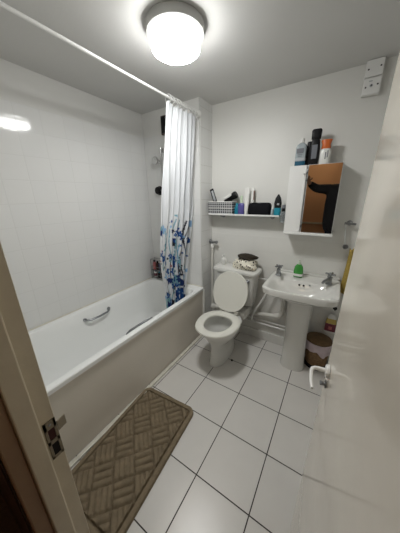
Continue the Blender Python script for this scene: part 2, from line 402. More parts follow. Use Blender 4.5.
# folded curtain: cross-section is a zigzag; pattern lives in the unfolded cloth coordinates
NF = 7
CW = .80
NU = 250; NZ = 236
ZT, ZB = 2.10, .47
flowers = []
rnd = random.Random(11)
for i in range(92):
    z = .47+.76*rnd.random()**1.35; u = rnd.random()*CW
    flowers.append((u, z, .017+.026*rnd.random()*(1.25 if z < .85 else .8), rnd.choice(['b', 'b', 'b', 'd', 't', 'l']), rnd.random()*6))
for i in range(46):
    flowers.append((CW*(.50+.16*rnd.gauss(0, 1)), .48+.72*rnd.random()**1.2, .016+.026*rnd.random(), rnd.choice(['b', 'b', 'd', 't', 'k']), rnd.random()*6))
dotsl = []
for i in range(260):
    z = .47+1.0*rnd.random()**1.8; dotsl.append((rnd.random()*CW, z, .004+.009*rnd.random(), rnd.choice(['k', 'p', 't', 'l', 'b', 'g'])))
stems = []
for i in range(24):
    u = rnd.random()*CW; stems.append((u, .47, .95+.35*rnd.random(), rnd.random()*6, rnd.choice(['k', 't', 'l'])))
PC = {'b': (.012, .08, .29), 'd': (.01, .035, .17), 't': (.20, .42, .50), 'l': (.30, .50, .72), 'k': (.03, .03, .045), 'p': (.42, .22, .24), 'g': (.30, .33, .34)}
WHT = (.80, .82, .84)
def pattern(u, z):
    c = WHT
    if z > 1.32:
        return c
    for (su, z0, z1, ph, k) in stems:
        if z < z1 and abs(u-(su+.025*sin(z*9+ph))) < .0042: c = PC[k]
    for (fu, fz, r, k) in dotsl:
        if abs(u-fu) < r and abs(z-fz) < r and (u-fu)**2+(z-fz)**2 < r*r: c = PC[k]
    for (fu, fz, r, k, ph) in flowers:
        dx, dz = u-fu, z-fz; d = sqrt(dx*dx+dz*dz)
        if d < r*1.25:
            a = math.atan2(dz, dx)
            rr = r*(.88+.24*cos(5*a+ph))
            if d < rr:
                c = PC[k]
                if k == 'b' and d < r*.22: c = (.25, .38, .55)
    if z < .62 and (sin(u*23)+sin(u*9+2)) > .6 and c == WHT: c = (.42, .60, .64)
    return c
cv = B(); cols = []
for j in range(NZ+1):
    t = j/NZ                     # 0 top .. 1 bottom
    z = ZT+(ZB-ZT)*t
    y0 = 1.372-.105*min(1, t*1.6)**.8+.04*max(0, t-.7)/.3
    y1 = 1.745-.02*t-.155*max(0, t-.45)/.55
    for i in range(NU+1):
        s_ = i/NU
        ph = s_*NF*2*pi
        amp = (.024+.016*sin(3.1*s_*6+1))*(.65+.55*t)*(.40+.9*min(1, max(0, (s_-.25)/.35)))
        amp = max(.006, amp)
        x = RX-.002+amp*sin(ph+.5*sin(t*3+s_*5))+.006*sin(t*9+s_*21)-.082*min(1, t*1.35)
        y = y0+(y1-y0)*(s_+.35/NF/2/pi*sin(2*ph+1))+.004*sin(t*14+s_*8)
        z2 = z+(.010*sin(ph*.5) if j == 0 else 0)
        # keep inside the tub near the bottom
        if z < .60: x = min(x, X1-.052)
        cv.v.append((x, y, z2)); cols.append(pattern(s_*CW, z))
for j in range(NZ):
    for i in range(NU):
        a = j*(NU+1)+i; cv.f.append((a, a+1, a+NU+2, a+NU+1))
cu = cv.build('shower_curtain', attr_mat('printed curtain cloth', .6, .22), fix=False)
md = cu.modifiers.new('thick', 'SOLIDIFY'); md.thickness = .0012
ca = cu.data.color_attributes.new('Col', 'FLOAT_COLOR', 'POINT')
ca.data.foreach_set('color', [k for c in cols for k in (c[0], c[1], c[2], 1)])
tag(cu, 'white shower curtain gathered to one side, blue flowers printed near its hem', 'shower curtain')
first = None
for k in range(10):
    y = 1.395+.345*k/9
    if first is None:
        rg = B().tube([(RX+.0255*sin(a), y, RZ-.0085+.026*cos(a)) for a in [2*pi*q/20 for q in range(20)]], .0028, 8, True)
        first = rg.build('curtain_ring', M['whitepl'])
        tag(first, 'white plastic ring holding the shower curtain on its rail', 'curtain ring', 'curtain rings along the rail')
    else:
        o = first.copy(); COL.objects.link(o); o.location = first.location+Vector((0, y-1.395, 0))

# ------------------------------------------------------------------ shower fittings on the end wall
sh = thing('wall_shower', 'chrome shower set with black dial on the end wall beside the curtain', 'shower', (-1.56, YE, 1.45))
B().tube([(-1.545, YE-.045, 1.42), (-1.545, YE-.045, 1.92)], .009, 12).build('riser_rail', M['chrome'], sh)
for z in (1.90, 1.44):
    B().lathe([(.018, -.0005), (.018, -.012), (.010, -.018), (.010, -.045)], (-1.545, YE, z), 'y', 18).build('rail_bracket', M['chrome'], sh)
h_ = B(); h_.tube([(-1.548, YE-.045, 1.79), (-1.58, YE-.052, 1.805), (-1.605, YE-.065, 1.81)], .012, 12)
h_.lathe([(.012, -.030), (.030, -.036), (.036, -.052), (.036, -.060), (.032, -.063), (0, -.063)], (-1.607, YE-.01, 1.812), 'y', 28, True, False)
h_.build('shower_head', M['chrome'], sh)
B().lathe([(.044, -.0005), (.044, -.010), (.036, -.016), (.036, -.040), (.030, -.044), (0, -.044)], (-1.628, YE, 1.535), 'y', 32, True, False).build('control_dial', M['black'], sh)
B().tube([(-1.60, YE-.02, 1.535), (-1.55, YE-.035, 1.535)], .009, 10).build('inlet_pipe', M['chromedull'], sh)
dp = thing('wall_box', 'narrow dark brown box high on the end wall behind the curtain top', 'box', (-1.50, YE, 2.02))
B().box((-1.480, YE-.02, 2.10), (.095, .040, .155), .006).build('casing', M['brownpl'], dp)
B().box((-1.480, YE-.042, 2.10), (.075, .006, .13), .002).build('cover', M['black'], dp)

# corner caddy on the bath rim, with bottles
cd = thing('wire_caddy', 'small two-tier wire caddy on the far corner of the bath rim', 'caddy', (-1.715, 1.745, .552))
cx0, cx1, cy0, cy1 = -1.780, -1.640, 1.712, 1.782
for z in (.562, .60, .655, .70, .785):
    B().tube([(cx0, cy0, z), (cx1, cy0, z), (cx1, cy1, z), (cx0, cy1, z)], .0024, 6, True).build('tier_ring', M['chromedull'], cd)
for x in (cx0, cx1):
    for y in (cy0, cy1): B().tube([(x, y, .5515), (x, y, .79)], .0028, 6).build('corner_post', M['chromedull'], cd)
for z in (.562, .655):
    for k in range(8):
        x = cx0+(cx1-cx0)*(k+.5)/8; B().tube([(x, cy0, z), (x, cy1, z)], .0015, 6).build('shelf_wire', M['chromedull'], cd)

def bottle(name, label, cat, loc, w, d, h, body, cap, caph=.25, capw=.45, e=4., lab=None, labc=None, yaw=0, group=None, labz=(.2, .7), shoulder=.12):
    t = thing(name, label, cat, loc, group)
    x, y, z = loc; hb = h*(1-caph)
    B().sloft([(0, w*.46, d*.44), (.004, w*.5, d*.5), (hb*(1-shoulder*1.6), w*.5, d*.5), (hb*(1-shoulder*.7), w*.44, d*.45), (hb, w*capw*.5, d*capw*.5*1.1)], (x, y, z), e).build('body', body, t)
    B().sloft([(hb+.0004, w*capw*.52, min(d, w)*capw*.56), (h-.003, w*capw*.50, min(d, w)*capw*.54), (h, w*capw*.46, min(d, w)*capw*.5)], (x, y, z), 2.4).build('cap', cap, t)
    if lab:
        z0, z1 = hb*labz[0], hb*labz[1]
        B().sloft([(z0, w*.5+.0007, d*.5+.0007), (z1, w*.5+.0007, d*.5+.0007)], (x, y, z), e).build('label', lab, t)
    t.rotation_euler = (0, 0, yaw)
    return t
bottle('shampoo_bottle', 'small pink bottle in the top tier of the bath corner caddy', 'bottle', (-1.755, 1.747, .658), .036, .036, .115, M['pinkpl'], M['black'], .2, .6, 2.2)
bottle('shampoo_bottle', 'navy blue bottle with white cap on upper caddy shelf beside the curtain', 'bottle', (-1.668, 1.747, .658), .040, .036, .12, M['navy'], M['whitepl'], .25, .6, 2.2)
bottle('shampoo_bottle', 'dark brown bottle in the middle of the caddy top shelf', 'bottle', (-1.712, 1.750, .658), .036, .034, .105, M['brownpl'], M['black'], .2, .6, 2.2)
bottle('shampoo_bottle', 'pale bottle with red label on the lower caddy shelf', 'bottle', (-1.750, 1.747, .5645), .040, .036, .083, M['labelwhite'], M['navy'], .2, .6, 2.2, M['redlabel'])
bottle('shampoo_bottle', 'black squat bottle on the lower caddy shelf by the curtain', 'bottle', (-1.685, 1.747, .5645), .048, .038, .080, M['black'], M['teal'], .22, .6, 2.2)

# ------------------------------------------------------------------ toilet
TX = -.750; YHG = 1.700
def egg(a, bf, bb, z, cx=TX, cy=1.50, n=48, e=2.2):
    r = []
    for j in range(n):
        t = 2*pi*j/n; c_, s_ = cos(t), sin(t)
        x = a*abs(c_)**(2/e)*(1 if c_ > 0 else -1); y = (bb if s_ > 0 else bf)*abs(s_)**(2/e)*(1 if s_ > 0 else -1)
        r.append((cx+x, cy+y, z))
    return r
tl = thing('toilet', 'white close-coupled toilet with its lid up against the cistern', 'toilet', (TX, 1.62, 0))
pan = [egg(.078, .185, .25, 0, cx=TX-.012, cy=1.55), egg(.080, .188, .252, .015, cx=TX-.012, cy=1.55), egg(.070, .180, .245, .05, cx=TX-.012, cy=1.55), egg(.069, .172, .24, .18, cx=TX-.010, cy=1.55),
       egg(.100, .185, .24, .25, cy=1.535), egg(.15, .20, .235, .32, cy=1.51), egg(.170, .222, .225, .375, cy=1.495), egg(.172, .225, .225, .398, cy=1.495),
       egg(.165, .217, .215, .402, cy=1.495), egg(.128, .172, .135, .398, cy=1.485), egg(.125, .168, .13, .36, cy=1.485), egg(.112, .15, .115, .29, cy=1.48),
       egg(.075, .10, .08, .225, cy=1.49), egg(.05, .07, .06, .20, cy=1.50)]
B().loft(pan, True, True).build('pan', M['porcelain'], tl)
B().loft([egg(.085, .11, .09, .2385, cy=1.49), egg(.0845, .1095, .0895, .2395, cy=1.49)]).build('water', mat('toilet water', (.35, .37, .36, 1), .03), tl)
B().box((TX, 1.80, .385), (.30, .20, .07), .02).build('pan_ledge', M['porcelain'], tl)
so = [egg(.178, .225, .180, .408, cy=1.460), egg(.186, .233, .185, .416, cy=1.460), egg(.183, .230, .183, .426, cy=1.460), egg(.170, .217, .171, .431, cy=1.460),
      egg(.126, .168, .122, .429, cy=1.458), egg(.116, .158, .112, .423, cy=1.458), egg(.113, .155, .109, .410, cy=1.458)]
B().loft(so, cyc=True).build('seat', M['seat'], tl)
# lid: an egg plate standing up, leaning a little back
lidn = 48; lrg = []
def lidring(k, off):
    r = []
    lean = radians(17)
    for (x, y, z) in egg(.176*k, .192*k, .188*k, 0, 0, 0, lidn, 2.15):
        up = .190-y                         # the front of the lid points up
        r.append((TX-.012+x, 1.645+off+sin(lean)*up, .428+cos(lean)*up))
    return r
lr = [lidring(.955, -.004), lidring(.985, -.005), lidring(1.0, .000), lidring(1.0, .008), lidring(.97, .011)]
B().loft(lr).build('lid', M['seat'], tl)
for s_ in (-1, 1):
    hb_ = B().lathe([(.011, -.02), (.011, .02)], (TX+s_*.075, 1.662, .436), 'x', 14); hb_.box((TX+s_*.075, 1.662, .418), (.03, .03, .016), .004)
    hb_.build('seat_hinge', M['seat'], tl)
TC = -.775
ck = B().sloft([(.425, .172, .070, 0, .012), (.44, .185, .080, 0, .005), (.55, .198, .086), (.757, .212, .090)], (TC, 1.893, 0), 7, 48)
ck = ck.build('cistern', M['porcelain'], tl)
B().sloft([(.757, .212, .091), (.760, .226, .102), (.768, .230, .104), (.788, .230, .104), (.797, .224, .098), (.800, .205, .08)], (TC, 1.892, 0), 7, 48).build('cistern_lid', M['porcelain'], tl)
lv = B().lathe([(.014, 0), (.014, -.006), (.009, -.010), (.006, -.020)], (TC+.150, 1.804, .705), 'y', 16)
lv.tube([(TC+.150, 1.785, .705), (TC+.120, 1.780, .703), (TC+.085, 1.778, .698)], [.006, .006, .007], 10)
lv.build('flush_lever', M['chromedull'], tl)
for s_ in (1,):
    B().lathe([(.010, 0), (.010, .006), (.006, .012), (0, .013)], (TX+.118, 1.50, .030), 'z', 12).build('floor_bolt_cap', M['black'], tl)

# cloth bundle, dark cloth and pump bottle on the cistern
def lump(name, c, r, m, seed, amp=.16, fl=9, n=40, k=22, label=None, cat=None, flatb=True):
    rr = random.Random(seed); ph = [rr.random()*6 for _ in range(8)]
    b = B(); rings = []
    for i in range(k+1):
        th = pi*i/k; ring = []
        for j in range(n):
            a = 2*pi*j/n
            q = 1+amp*(sin(3*a+ph[0]+2*th)*.5+sin(fl*a+ph[1]+3*th)*.32+sin(5*th+ph[2]+2*a)*.4+sin((fl+6)*a+ph[3]-5*th)*.18)*sin(th)
            x = r[0]*q*sin(th)*cos(a); y = r[1]*q*sin(th)*sin(a); z = -r[2]*q*cos(th)
            if flatb: z = max(z, -r[2]*.55)
            ring.append((c[0]+x, c[1]+y, c[2]+r[2]*.55+z))
        rings.append(ring)
    return b.loft(rings).build(name, m)
sc_ = lump('spotted_cloth', (-.690, 1.885, .8015), (.115, .072, .062), M['spot'], 3, .22, 8)
tag(sc_, 'crumpled cream cloth with dark dots on top of the toilet cistern', 'cloth')
dk = lump('dark_cloth', (-.680, 1.900, .897), (.100, .052, .030), M['darkcloth'], 5, .15, 4)
tag(dk, 'dark brown cloth folded over the spotted cloth on the cistern', 'cloth')
pb = thing('pump_bottle', 'small white pump bottle at the left end of the toilet cistern', 'bottle', (-.925, 1.900, .8008))
B().sloft([(0, .022, .020), (.004, .024, .022), (.060, .024, .022), (.072, .012, .012), (.080, .010, .010)], (-.925, 1.90, .8008), 2.6).build('body', M['whitepl'], pb)
b_ = B().tube([(-.925, 1.90, .88), (-.925, 1.90, .905)], .005, 10); b_.tube([(-.925, 1.905, .908), (-.925, 1.875, .906), (-.925, 1.868, .900)], .0048, 8); b_.build('pump', M['whitepl'], pb)

# ------------------------------------------------------------------ basin
BX = -.170
def bout(z, k=1., inset=0., yb=1.985, n=64):
    r = []
    for j in range(n):
        t = 2*pi*(j+.5)/n; e = 11
        x = (.262*k-inset)*abs(cos(t))**(2/e)*(1 if cos(t) > 0 else -1)
        sy = abs(sin(t))**(2/e)*(1 if sin(t) > 0 else -1)
        y = 1.763+(.222*k-inset)*sy
        if sy < 0: y -= .052*(1-min(1, (x/.262)**2))*(-sy)
        if sy < 0: x *= 1-.0*sy
        r.append((BX+x, min(y, yb), z))
    return r
def bin_(z, a, b_, cy, n=64, e=2.6):
    r = []
    for j in range(n):
        t = 2*pi*(j+.5)/n
        r.append((BX+a*abs(cos(t))**(2/e)*(1 if cos(t) > 0 else -1), cy+b_*abs(sin(t))**(2/e)*(1 if sin(t) > 0 else -1), z))
    return r
bs = thing('wash_basin', 'white wash basin on its pedestal under the mirror cabinet', 'wash basin', (BX, 1.76, 0))
rings = [bin_(.648, .085, .085, 1.775), bin_(.66, .11, .12, 1.775), bin_(.69, .175, .160, 1.765), bin_(.72, .215, .175, 1.765), bout(.742, .93), bout(.750, .975), bout(.790, 1.0), bout(.800, 1., .006),
         bout(.799, 1., .022), bin_(.792, .226, .150, 1.670, e=4), bin_(.785, .218, .142, 1.670, e=4), bin_(.74, .185, .118, 1.68), bin_(.70, .14, .09, 1.69), bin_(.675, .07, .05, 1.70), bin_(.672, .02, .02, 1.70)]
B().loft(rings).build('bowl', M['porcelain'], bs)
B().box((BX, 1.980, .806), (.505, .020, .022), .006).build('upstand', M['porcelain'], bs)
B().sloft([(0, .100, .090, 0, .018), (.02, .100, .090, 0, .018), (.06, .093, .084, 0, .015), (.35, .086, .082), (.60, .092, .088), (.66, .098, .098)], (BX+.008, 1.765, 0), 2.6, 40).build('pedestal', M['porcelain'], bs)
for dx in (-.016, .016):
    B().lathe([(.0075, 0), (.0075, -.004)], (BX+dx-.005, 1.803, .765), 'y', 14).build('overflow_hole', M['dark'], bs)
B().lathe([(.021, .673), (.021, .677), (.014, .678), (0, .675)], (BX, 1.70, 0), 'z', 20).build('plug_waste', M['chrome'], bs)
B().lathe([(.006, 0), (.006, -.004)], (BX+.055, 1.804, .775), 'y', 12).build('chain_stay', M['chromedull'], bs)

def tap(x, y, z, label, yaw, handle):
    t = thing('pillar_tap', label, 'tap', (x, y, z), 'pillar taps on the basin')
    b = B().lathe([(.021, 0), (.021, .006), (.015, .012), (.014, .045), (.017, .050), (.0, .052)], (x, y, z), 'z', 22, True, False)
    b.tube([(x, y, z+.030), (x, y-.03, z+.036), (x, y-.065, z+.034), (x, y-.078, z+.022)], [.013, .011, .0095, .009], 12)
    b.build('tap_body', M['chromedull'], t)
    b = B().lathe([(.007, .050), (.007, .060), (.013, .062), (.014, .072), (.008, .078), (0, .078)], (x, y, z), 'z', 18, True, False)
    for k in range(4):
        a = pi/2*k+handle; b.tube([(x, y, z+.067), (x+.030*cos(a), y+.030*sin(a), z+.069)], [.0055, .0065], 8)
    b.build('tap_handle', M['chromedull'], t)
    t.rotation_euler = (0, 0, yaw); t.scale = (1.18, 1.18, 1.18); return t
tap(-.375, 1.858, .8005, 'chrome pillar tap at the toilet end of the basin', .35, .4)
tap(.012, 1.842, .8005, 'chrome pillar tap on the door side of the basin', -.45, .1)
sb = thing('soap_bottle', 'green liquid soap bottle standing on the basin between the taps', 'bottle', (-.222, 1.895, .8005))
B().sloft([(0, .034, .018), (.005, .037, .021), (.055, .037, .021), (.092, .031, .019), (.112, .016, .013)], (-.222, 1.895, .8005), 2.8).build('body', M['green'], sb)
B().sloft([(.1125, .014, .012), (.122, .013, .011), (.126, .009, .009)], (-.222, 1.895, .8005), 2.2).build('cap', M['greenclear'], sb)
b_ = B().tube([(-.222, 1.895, .924), (-.222, 1.895, .943)], .004, 8); b_.tube([(-.222, 1.90, .945), (-.222, 1.87, .943)], .0045, 8).build('pump', M['greenclear'], sb)
B().sloft([(.010, .0375, .0214), (.030, .0375, .0214)], (-.222, 1.895, .8005), 2.8).build('label', M['labelwhite'], sb)

# ------------------------------------------------------------------ pipes along the back wall
pw = thing('waste_pipe', 'thick white waste pipe running along the wall from basin to toilet', 'pipe', (-.70, 1.945, .23))
B().tube([(-1.085, 1.945, .262), (-.70, 1.945, .305), (-.40, 1.945, .340), (-.35, 1.945, .352), (-.325, 1.945, .385), (-.318, 1.940, .47), (-.318, 1.935, .60), (-.30, 1.93, .66)], .0215, 14).build('pipe_run', M['pipe'], pw)
B().lathe([(.029, 0), (.029, .045)], (-1.09, 1.945, .262), 'x', 18).build('pipe_collar', M['pipe'], pw)
B().tube([(-.380, 1.945, .343), (-.352, 1.945, .350), (-.326, 1.945, .380), (-.320, 1.943, .41)], .027, 14).build('elbow', M['pipe'], pw)
for z, lb in ((.236, 'upper thin white water pipe along the back wall behind the toilet'), (.198, 'lower thin white water pipe along the back wall above the skirting')):
    p = B().tube([(-1.10, 1.972, z), (.05, 1.972, z)], .0085, 10).build('water_pipe', M['white']); tag(p, lb, 'pipe', 'thin pipes along the wall')
p = B().tube(arc((-.43, 1.90, .742), (-.47, 1.90, .55), (-.56, 1.90, .40), 8)+[(-.60, 1.905, .30), (-.605, 1.925, .25), (-.605, 1.955, .225)], .0095, 10).build('flexible_hose', M['white'])
tag(p, 'pale flexible hose curving down from the basin left side to the wall pipes', 'hose')
p = B().tube([(TC+.195, 1.93, .708), (-.50, 1.94, .706), (-.445, 1.95, .700), (-.43, 1.96, .72)], .006, 10).build('overflow_tube', M['white'])
tag(p, 'thin white tube linking the cistern to the basin', 'pipe')
p = B().tube([(-1.096, 1.962, .262), (-1.096, 1.962, .95)], .012, 12).build('riser_pipe', M['pipe'])
tag(p, 'upright white pipe in the corner left of the toilet', 'pipe')
p = B().tube([(-.075, 1.95, .65), (-.085, 1.95, .45), (-.10, 1.95, .235)], .011, 10).build('supply_pipe', M['pipe']); tag(p, 'white supply pipe dropping behind the basin pedestal, nearer the bin', 'pipe')
p = B().tube([(-.110, 1.955, .65), (-.125, 1.955, .45), (-.135, 1.955, .235)], .007, 10).build('supply_pipe', M['chromedull']); tag(p, 'thin grey metal supply pipe close behind the basin pedestal', 'pipe')
# stop valve / roll holder on the return wall
hv = thing('stop_valve', 'chrome stop valve on the corner pipe beside the toilet', 'valve', (-1.096, 1.955, .95))
b_ = B().lathe([(.017, .945), (.019, .952), (.019, .985), (.015, .992)], (-1.096, 1.962, 0), 'z', 16); b_.build('valve_nut', M['whitepl'], hv)
b_ = B().tube([(-1.118, 1.955, 1.015), (-1.04, 1.945, 1.013)], .012, 12); b_.lathe([(.024, 0), (.024, .008), (.014, .012)], (-1.119, 1.955, 1.015), 'x', 18)
b_.tube([(-1.096, 1.962, .985), (-1.096, 1.958, 1.02)], .012, 12); b_.build('valve_body', M['chromedull'], hv)
b_ = B().lathe([(.017, 0), (.019, .004), (.019, .012), (.012, .016)], (-1.043, 1.945, 1.013), 'x', 10); b_.build('valve_handle', M['chromedull'], hv)

# ------------------------------------------------------------------ waste bin and packet
wb = thing('waste_bin', 'brown wicker waste bin with pink liner beside the basin pedestal', 'waste bin', (.014, 1.884, 0))
BXX, BYY = .014, 1.884
B().lathe([(.080, .012), (.083, .02), (.090, .10), (.100, .245), (.103, .257), (.098, .257), (.09, .19), (.06, .185), (0, .185)], (BXX, BYY, 0), 'z', 40, True, False).build('basket_body', M['wicker'], wb)
B().lathe([(.083, 0), (.088, .002), (.089, .034), (.085, .038)], (BXX, BYY, 0), 'z', 36).build('base_ring', M['black'], wb)
rings = []
for i, (r, z) in enumerate([(.100, .250), (.106, .266), (.110, .260), (.110, .230), (.108, .200), (.104, .172), (.100, .176)]):
    ring = []
    for j in range(60):
        a = 2*pi*j/60; w_ = (.003*sin(9*a+i)+.0025*sin(17*a)) if i > 1 else .001*sin(9*a)
        dz = (.018*sin(3*a+1)+.010*sin(7*a)) if i > 3 else 0
        ring.append((BXX+(r+w_)*cos(a), BYY+(r+w_)*sin(a), z+dz))
    rings.append(ring)
B().loft(rings, False, False).build('bin_liner', M['pinkbag'], wb)
B().lathe([(.0, .288), (.05, .286), (.088, .279), (.099, .272), (.100, .262), (0, .262)], (BXX, BYY, 0), 'z', 40, False, False).build('lid', M['wickerdark'], wb)
pk = thing('refill_packet', 'white packet with yellow and dark red label hanging above the waste bin', 'packet', (.080, 1.975, .295))
B().sloft([(0, .040, .004), (.006, .042, .012), (.10, .040, .018), (.16, .032, .010), (.185, .020, .003)], (.080, 1.972, .300), 3.5).build('pouch', M['clearpl'] if False else M['labelwhite'], pk)
B().sloft([(.025, .0418, .0158), (.10, .0408, .0186)], (.080, 1.972, .300), 3.5).build('red_label', M['redlabel'], pk)
B().sloft([(.101, .0406, .0188), (.145, .0355, .0138)], (.080, 1.972, .300), 3.5).build('yellow_label', M['yellowlabel'], pk)
B().sloft([(.045, .018, .0205), (.075, .018, .0205)], (.080, 1.972, .300), 3).build('print_panel', M['pinkpl'], pk)
hk = B().lathe([(.016, 0), (.016, -.006), (.006, -.010), (.006, -.024)], (.090, YB, .535), 'y', 16); hk.tube([(.090, YB-.024, .535), (.090, YB-.034, .532), (.090, YB-.036, .545)], .005, 8)
tag(hk.build('wall_hook', M['black']), 'small black hook on the tiled wall under the basin', 'hook')

# ------------------------------------------------------------------ towel hook and towel
rk = thing('towel_ring', 'chrome towel holder on the back wall right of the mirror cabinet', 'towel holder', (.065, YB, 1.16))
b_ = B().lathe([(.020, 0), (.020, -.006), (.010, -.012), (.009, -.05)], (.075, YB, 1.258), 'y', 18); b_.tube([(.042, YB-.05, 1.259), (.115, YB-.05, 1.255)], .009, 10)
b_.build('bracket', M['chromedull'], rk)
B().tube([(.050, YB-.048, 1.25), (.060, YB-.046, 1.17), (.072, YB-.044, 1.09)], .0045, 8).build('drop_arm', M['chrome'], rk)
B().lathe([(.016, -.006), (.020, 0), (.016, .008)], (.076, YB-.046, 1.082), 'y', 18).build('knob', M['chromedull'], rk)
tw = B(); n1, n2 = 30, 50
for j in range(n2+1):
    t = j/n2; z = 1.075-.36*t
    for i in range(n1+1):
        s_ = i/n1; wdt = .03+.10*min(1, t*1.5)
        tw.v.append((.108+s_*wdt*1.0-.012*t, 1.955-.02*sin(pi*s_)+.010*sin(s_*14+t*2)*(.4+t), z-.01*sin(s_*5)))
for j in range(n2):
    for i in range(n1): a = j*(n1+1)+i; tw.f.append((a, a+1, a+n1+2, a+n1+1))
tw = tw.build('hand_towel', M['ochre'], fix=False); md = tw.modifiers.new('t', 'SOLIDIFY'); md.thickness = .006
tag(tw, 'ochre yellow hand towel hanging from the holder beside the door', 'towel')

# ------------------------------------------------------------------ glass shelf and its things
sf = thing('glass_shelf', 'narrow glass shelf on chrome brackets above the toilet', 'shelf', (-.735, YB, 1.27))
B().box((-.755, 1.937, 1.300), (.670, .118, .008), .0015).build('glass_panel', M['glass'], sf)
B().box((-.755, 1.8750, 1.302), (.670, .006, .014), .001).build('lit_front_edge', M['white'], sf)  # white strip stands in for light caught along the glass edge
for x in (-.985, -.50):
    b_ = B().lathe([(.018, 0), (.018, -.005), (.009, -.008), (.008, -.05)], (x, YB, 1.282), 'y', 16); b_.tube([(x, YB-.05, 1.282), (x, YB-.075, 1.295)], .008, 8)
    b_.build('bracket', M['chromedull'], sf)
SZ = 1.3045
bk = thing('storage_basket', 'grey woven plastic basket at the left end of the glass shelf', 'basket', (-.972, 1.935, SZ))
def rr2(z, a, b2, c=(-.972, 1.935)):
    return [(c[0]+p[0], c[1]+p[1], z) for p in rrect(-a, a, -b2, b2, 0, .012, 5)]
B().loft([rr2(SZ, .125, .048), rr2(SZ+.002, .128, .050), rr2(SZ+.108, .132, .055), rr2(SZ+.113, .134, .057), rr2(SZ+.113, .128, .051), rr2(SZ+.105, .126, .049), rr2(SZ+.006, .122, .045)]).build('basket_body', M['basket'], bk)
B().tube([p for p in rr2(SZ+.056, .1305, .0535)], .0035, 6, True).build('band', M['whitepl'], bk)
B().tube([p for p in rr2(SZ+.113, .132, .055)], .004, 6, True).build('rim', M['whitepl'], bk)
hb2 = thing('hair_brush', 'black paddle brush leaning up out of the shelf basket', 'brush', (-1.03, 1.94, SZ+.01))
R1 = ROT('Y', -20)
B().box((-1.072, 1.94, 1.475), (.040, .014, .130), .006, R1).build('brush_head', M['black'], hb2)
B().box((-1.066, 1.930, 1.472), (.020, .008, .100), .003, R1).build('bristle_pad', M['greylabel2'], hb2)
B().tube([(-1.048, 1.94, 1.410), (-1.020, 1.94, 1.320)], .008, 10).build('handle', M['black'], hb2)
hd2 = thing('hair_dryer', 'black and white hair dryer lying in the basket on the glass shelf', 'hair dryer', (-.90, 1.94, SZ+.01))
RR = ROT('Y', -28)
b_ = B(); prof = [(.012, -.07), (.020, -.055), (.024, 0), (.032, .035), (.034, .055), (.028, .066), (0, .068)]
rings = []
for r, h in prof:
    rings.append([tuple(RR @ Vector((h, r*cos(2*pi*j/24), r*sin(2*pi*j/24)))+Vector((-.885, 1.935, 1.452))) for j in range(24)])
b_.loft(rings).build('barrel', M['black'], hd2)
B().box((-.905, 1.915, 1.462), (.085, .022, .022), .006, RR).build('side_panel', M['whitepl'], hd2)
B().tube([(-.88, 1.94, 1.43), (-.90, 1.945, 1.36), (-.91, 1.945, 1.32)], .011, 10).build('handle', M['black'], hd2)
bottle('lotion_bottle', 'short teal bottle right of the grey basket on the glass shelf', 'bottle', (-.815, 1.925, SZ), .040, .030, .100, M['teal'], M['cyan'], .25, .6, 3)
t = bottle('perfume_bottle', 'violet blue bottle with pale cap on the glass shelf', 'bottle', (-.768, 1.915, SZ), .056, .034, .165, M['purple'], M['greenclear'], .38, .45, 3, M['purple'])
tb = thing('cream_tube', 'tall white tube standing on its cap beside the violet bottle', 'tube', (-.722, 1.925, SZ))
B().sloft([(.028, .017, .014), (.030, .019, .016), (.14, .021, .010), (.225, .022, .003), (.232, .022, .0022)], (-.722, 1.925, SZ), 2.3).build('body', M['whitepl'], tb)
B().lathe([(.016, 0), (.017, .003), (.017, .0275)], (-.722, 1.925, SZ), 'z', 20).build('cap', M['labelwhite'], tb)
tb = thing('cream_tube', 'white tube with brown stripe standing behind the black pouch', 'tube', (-.690, 1.965, SZ))
B().sloft([(.028, .016, .014), (.030, .018, .015), (.14, .020, .010), (.222, .021, .003), (.228, .021, .0022)], (-.690, 1.968, SZ), 2.3).build('body', M['whitepl'], tb)
B().box((-.672, 1.9655, SZ+.165), (.006, .015, .08), .002).build('stripe', mat('brown stripe', (.20, .09, .07, 1), .5), tb)
B().lathe([(.014, 0), (.015, .003), (.015, .0275)], (-.690, 1.968, SZ), 'z', 20).build('cap', M['labelwhite'], tb)
po = thing('zip_pouch', 'black zipped wash pouch in the middle of the glass shelf', 'pouch', (-.600, 1.925, SZ))
B().sloft([(0, .088, .036), (.006, .098, .042), (.05, .102, .043), (.085, .097, .036), (.100, .088, .024), (.104, .070, .010)], (-.600, 1.925, SZ), 4.5, 48).build('body', M['blackpurse'], po)
B().tube([(-.685, 1.918, SZ+.094), (-.600, 1.905, SZ+.100), (-.515, 1.918, SZ+.094)], .003, 6).build('zip', M['greylabel'], po)
rz = thing('razor_pack', 'pointed black and cyan package standing right of the black pouch', 'package', (-.445, 1.91, SZ))
B().sloft([(0, .024, .012), (.004, .026, .014), (.062, .027, .014)], (-.445, 1.91, SZ), 4).build('lower_half', M['cyan'], rz)
B().sloft([(.0622, .027, .014), (.10, .030, .014), (.140, .022, .010), (.170, .004, .003)], (-.445, 1.91, SZ), 3).build('upper_half', M['black'], rz)
B().box((-.440, 1.8945, SZ+.092), (.018, .003, .014), .001).build('print_patch', M['greylabel2'], rz)
b_ = bottle('nail_bottle', 'tiny pale grey bottle squeezed between pouch and razor pack', 'bottle', (-.484, 1.90, SZ), .022, .022, .075, M['clearbottle'], M['whitepl'], .3, .6, 2.3)
b_ = bottle('deodorant', 'slim black container in the clear cup at the right end of the shelf', 'container', (-.396, 1.915, 1.2565), .028, .026, .135, M['black'], M['greylabel'], .2, .9, 3)
b_ = thing('cup_holder', 'clear plastic cup holder ring at the right end of the glass shelf', 'holder', (-.396, 1.915, 1.248))
